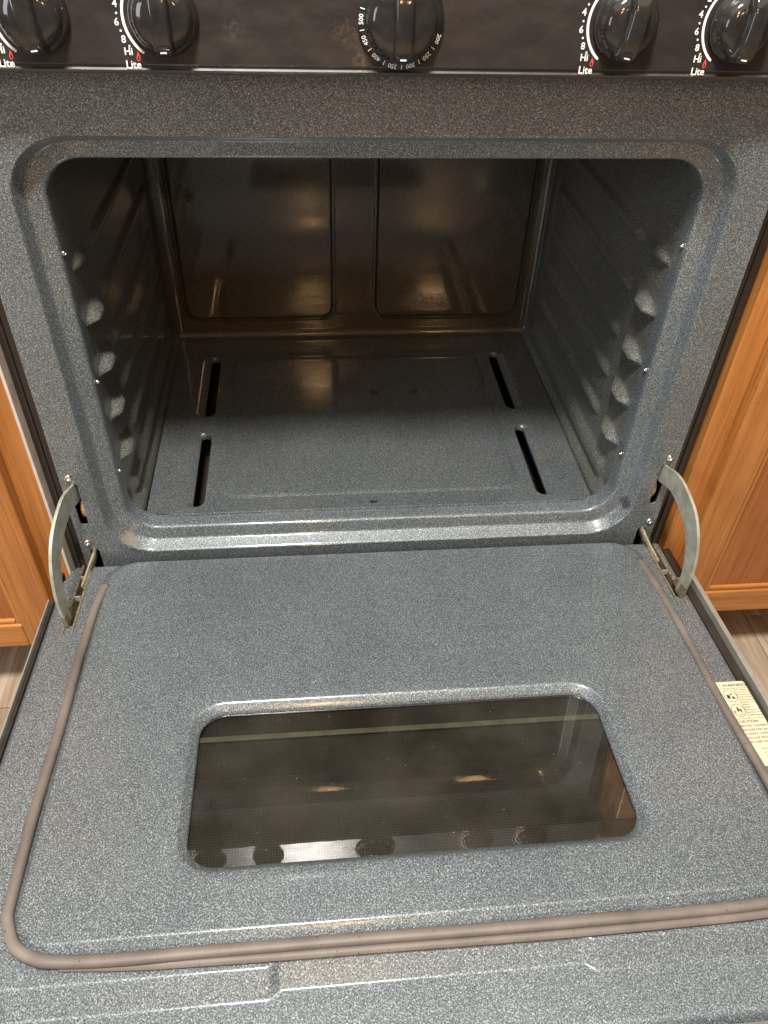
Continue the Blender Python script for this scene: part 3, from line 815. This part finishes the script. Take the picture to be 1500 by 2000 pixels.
# ------------------------------------------------------------------ hinge arms (parts of the range)
outerp = [(0.012, 0.1195), (-0.004, 0.1205), (-0.024, 0.1275), (-0.046, 0.1285), (-0.078, 0.1195), (-0.098, 0.1050), (-0.1125, 0.0830), (-0.1205, 0.0540), (-0.1215, 0.0270), (-0.1170, 0.0020)]
innerp = [(0.012, 0.0885), (-0.002, 0.0900), (-0.022, 0.0965), (-0.038, 0.0965), (-0.060, 0.0910), (-0.078, 0.0800), (-0.0900, 0.0650), (-0.0985, 0.0440), (-0.1030, 0.0240), (-0.1030, 0.0020)]
op_ = smooth_path([(a, b, 0) for a, b in outerp], 4); ip_ = smooth_path([(a * 0.88 + c * 0.12, b * 0.88 + d * 0.12, 0) for (a, b), (c, d) in zip(innerp, outerp)], 4)
for s in (-1, 1):
    mb = MB(); lo = []
    for a, b in zip(op_, ip_):
        def bx(y): return s * (0.3625 + 0.0095 * min(1, max(0, -y) / 0.12))
        xa, xb = bx(a.x), bx(b.x); t = 0.0017
        lo.append([(xa - t, a.x, a.y), (xa + t, a.x, a.y), (xb + t, b.x, b.y), (xb - t, b.x, b.y)])
    mb.rings(lo, cap0=True, cap1=True)
    o = mb.build('hinge_arm', STEEL, rng); es = o.modifiers.new('split', 'EDGE_SPLIT'); es.split_angle = math.radians(40)
    # greasy foot where the arm drops into the door
    mb = MB(); x = s * 0.3720
    mb.rings([[(x - 0.0024, -0.0985, 0.018), (x + 0.0024, -0.0985, 0.018), (x + 0.0024, -0.1212, 0.022), (x - 0.0024, -0.1212, 0.022)],
              [(x - 0.0026, -0.0930, 0.006), (x + 0.0026, -0.0930, 0.006), (x + 0.0026, -0.1195, 0.003), (x - 0.0026, -0.1195, 0.003)]], cap0=True, cap1=True)
    fo_ = mb.build('arm_foot', STEEL_GREASY, o, True, 0.0004)
    # pivot bracket from the lower slot into the door channel
    mb = MB(); lo = []
    for (x, y, z, w) in ((0.3592, 0.010, 0.010, 0.0016), (0.3605, -0.010, 0.0065, 0.0016), (0.3660, -0.022, -0.003, 0.0014), (0.3690, -0.050, -0.006, 0.0014)):
        lo.append([(s * x - w, y, z + 0.005), (s * x + w, y, z + 0.005), (s * x + w, y, z - 0.008), (s * x - w, y, z - 0.008)])
    mb.rings(lo, cap0=True, cap1=True); mb.build('hinge_bracket', STEEL_GREASY, rng, True)
    # yellowed roller seen inside the upper slot
    mb = MB(); m_ = 20
    mb.rings([[(s * 0.3605 + dx, 0.014 + rr_ * math.cos(2 * math.pi * i / m_), 0.072 + 1.4 * rr_ * math.sin(2 * math.pi * i / m_)) for i in range(m_)] for dx, rr_ in ((-0.0035, 0.009), (-0.0030, 0.0105), (0.0030, 0.0105), (0.0035, 0.009))], cap0=True, cap1=True)
    mb.build('hinge_roller', BRASSY, rng)

# ------------------------------------------------------------------ cabinets
def cabinet(s, label):
    root = thing('base_cabinet', (s * 0.70, 0.3, FZ), label, 'cabinet')
    x0 = 0.4005; x1 = 1.0; zb = -0.166; zt = 0.614
    def B(name, mat, a, b, y0, y1, z0, z1, par=None, bev=0.0015):
        xa, xb = sorted((s * a, s * b)); return MB().box(xa, xb, y0, y1, z0, z1).build(name, mat, par or root, True, bev)
    B('carcass', OAK_V, x0 + 0.001, x1, 0.020, 0.60, zb + 0.004, zt)
    B('stile', OAK_V, x0, 0.4420, 0.0, 0.0195, zb, zt); B('stile', OAK_V, x1 - 0.04, x1, 0.0, 0.0195, zb, zt)
    B('rail', OAK_H, 0.4425, x1 - 0.0405, 0.0005, 0.0190, zb, zb + 0.045); B('rail', OAK_H, 0.4425, x1 - 0.0405, 0.0005, 0.0190, 0.405, 0.445); B('rail', OAK_H, 0.4425, x1 - 0.0405, 0.0005, 0.0190, 0.575, zt)
    B('toe_kick', TOE, x0 + 0.004, x1, 0.075, 0.090, FZ + 0.0005, zb + 0.002, bev=0)
    # cabinet door with recessed panel
    dx0, dx1, dz0, dz1 = 0.4285, 0.955, -0.150, 0.405
    wv = 0.0475
    dr = B('cabinet_door', OAK_PANEL, dx0 + 0.03, dx1 - 0.03, -0.0115, -0.0030, dz0 + 0.03, dz1 - 0.03)
    for a, b in ((dx0, dx0 + wv), (dx1 - wv, dx1)): B('door_stile', OAK_V, a, b, -0.0200, -0.0008, dz0, dz1, dr, 0.003)
    for a, b in ((dz0, dz0 + wv * 0.92), (dz1 - wv, dz1)): B('door_rail', OAK_H, dx0 + wv + 0.0003, dx1 - wv - 0.0003, -0.0195, -0.0010, a, b, dr, 0.003)
    # bead along the inner edge of the frame
    zi0, zi1 = dz0 + wv * 0.92, dz1 - wv
    for a in (dx0 + wv, dx1 - wv - 0.008): B('door_bead', OAK_V, a + 0.0003, a + 0.0077, -0.0165, -0.0100, zi0, zi1, dr, 0.0025)
    for a in (zi0, zi1 - 0.008): B('door_bead', OAK_H, dx0 + wv + 0.008, dx1 - wv - 0.008, -0.0165, -0.0100, a + 0.0003, a + 0.0077, dr, 0.0025)
    B('drawer_front', OAK_H, dx0, dx1, -0.020, -0.0008, 0.440, 0.580, None, 0.004)
    B('countertop', COUNTER, x0 + 0.003, x1 + 0.02, -0.030, 0.60, 0.6145, 0.655, None, 0.003)
    if s < 0:
        B('edge_trim', TRIMWHITE, 0.3966, 0.4002, -0.0035, 0.016, zb, zt, None, 0.0008)
    return root


cabinet(-1, 'orange oak base cabinet with pale edge strip, on the left of the range')
cabinet(1, 'orange oak base cabinet with recessed panel door, on the right of the range')
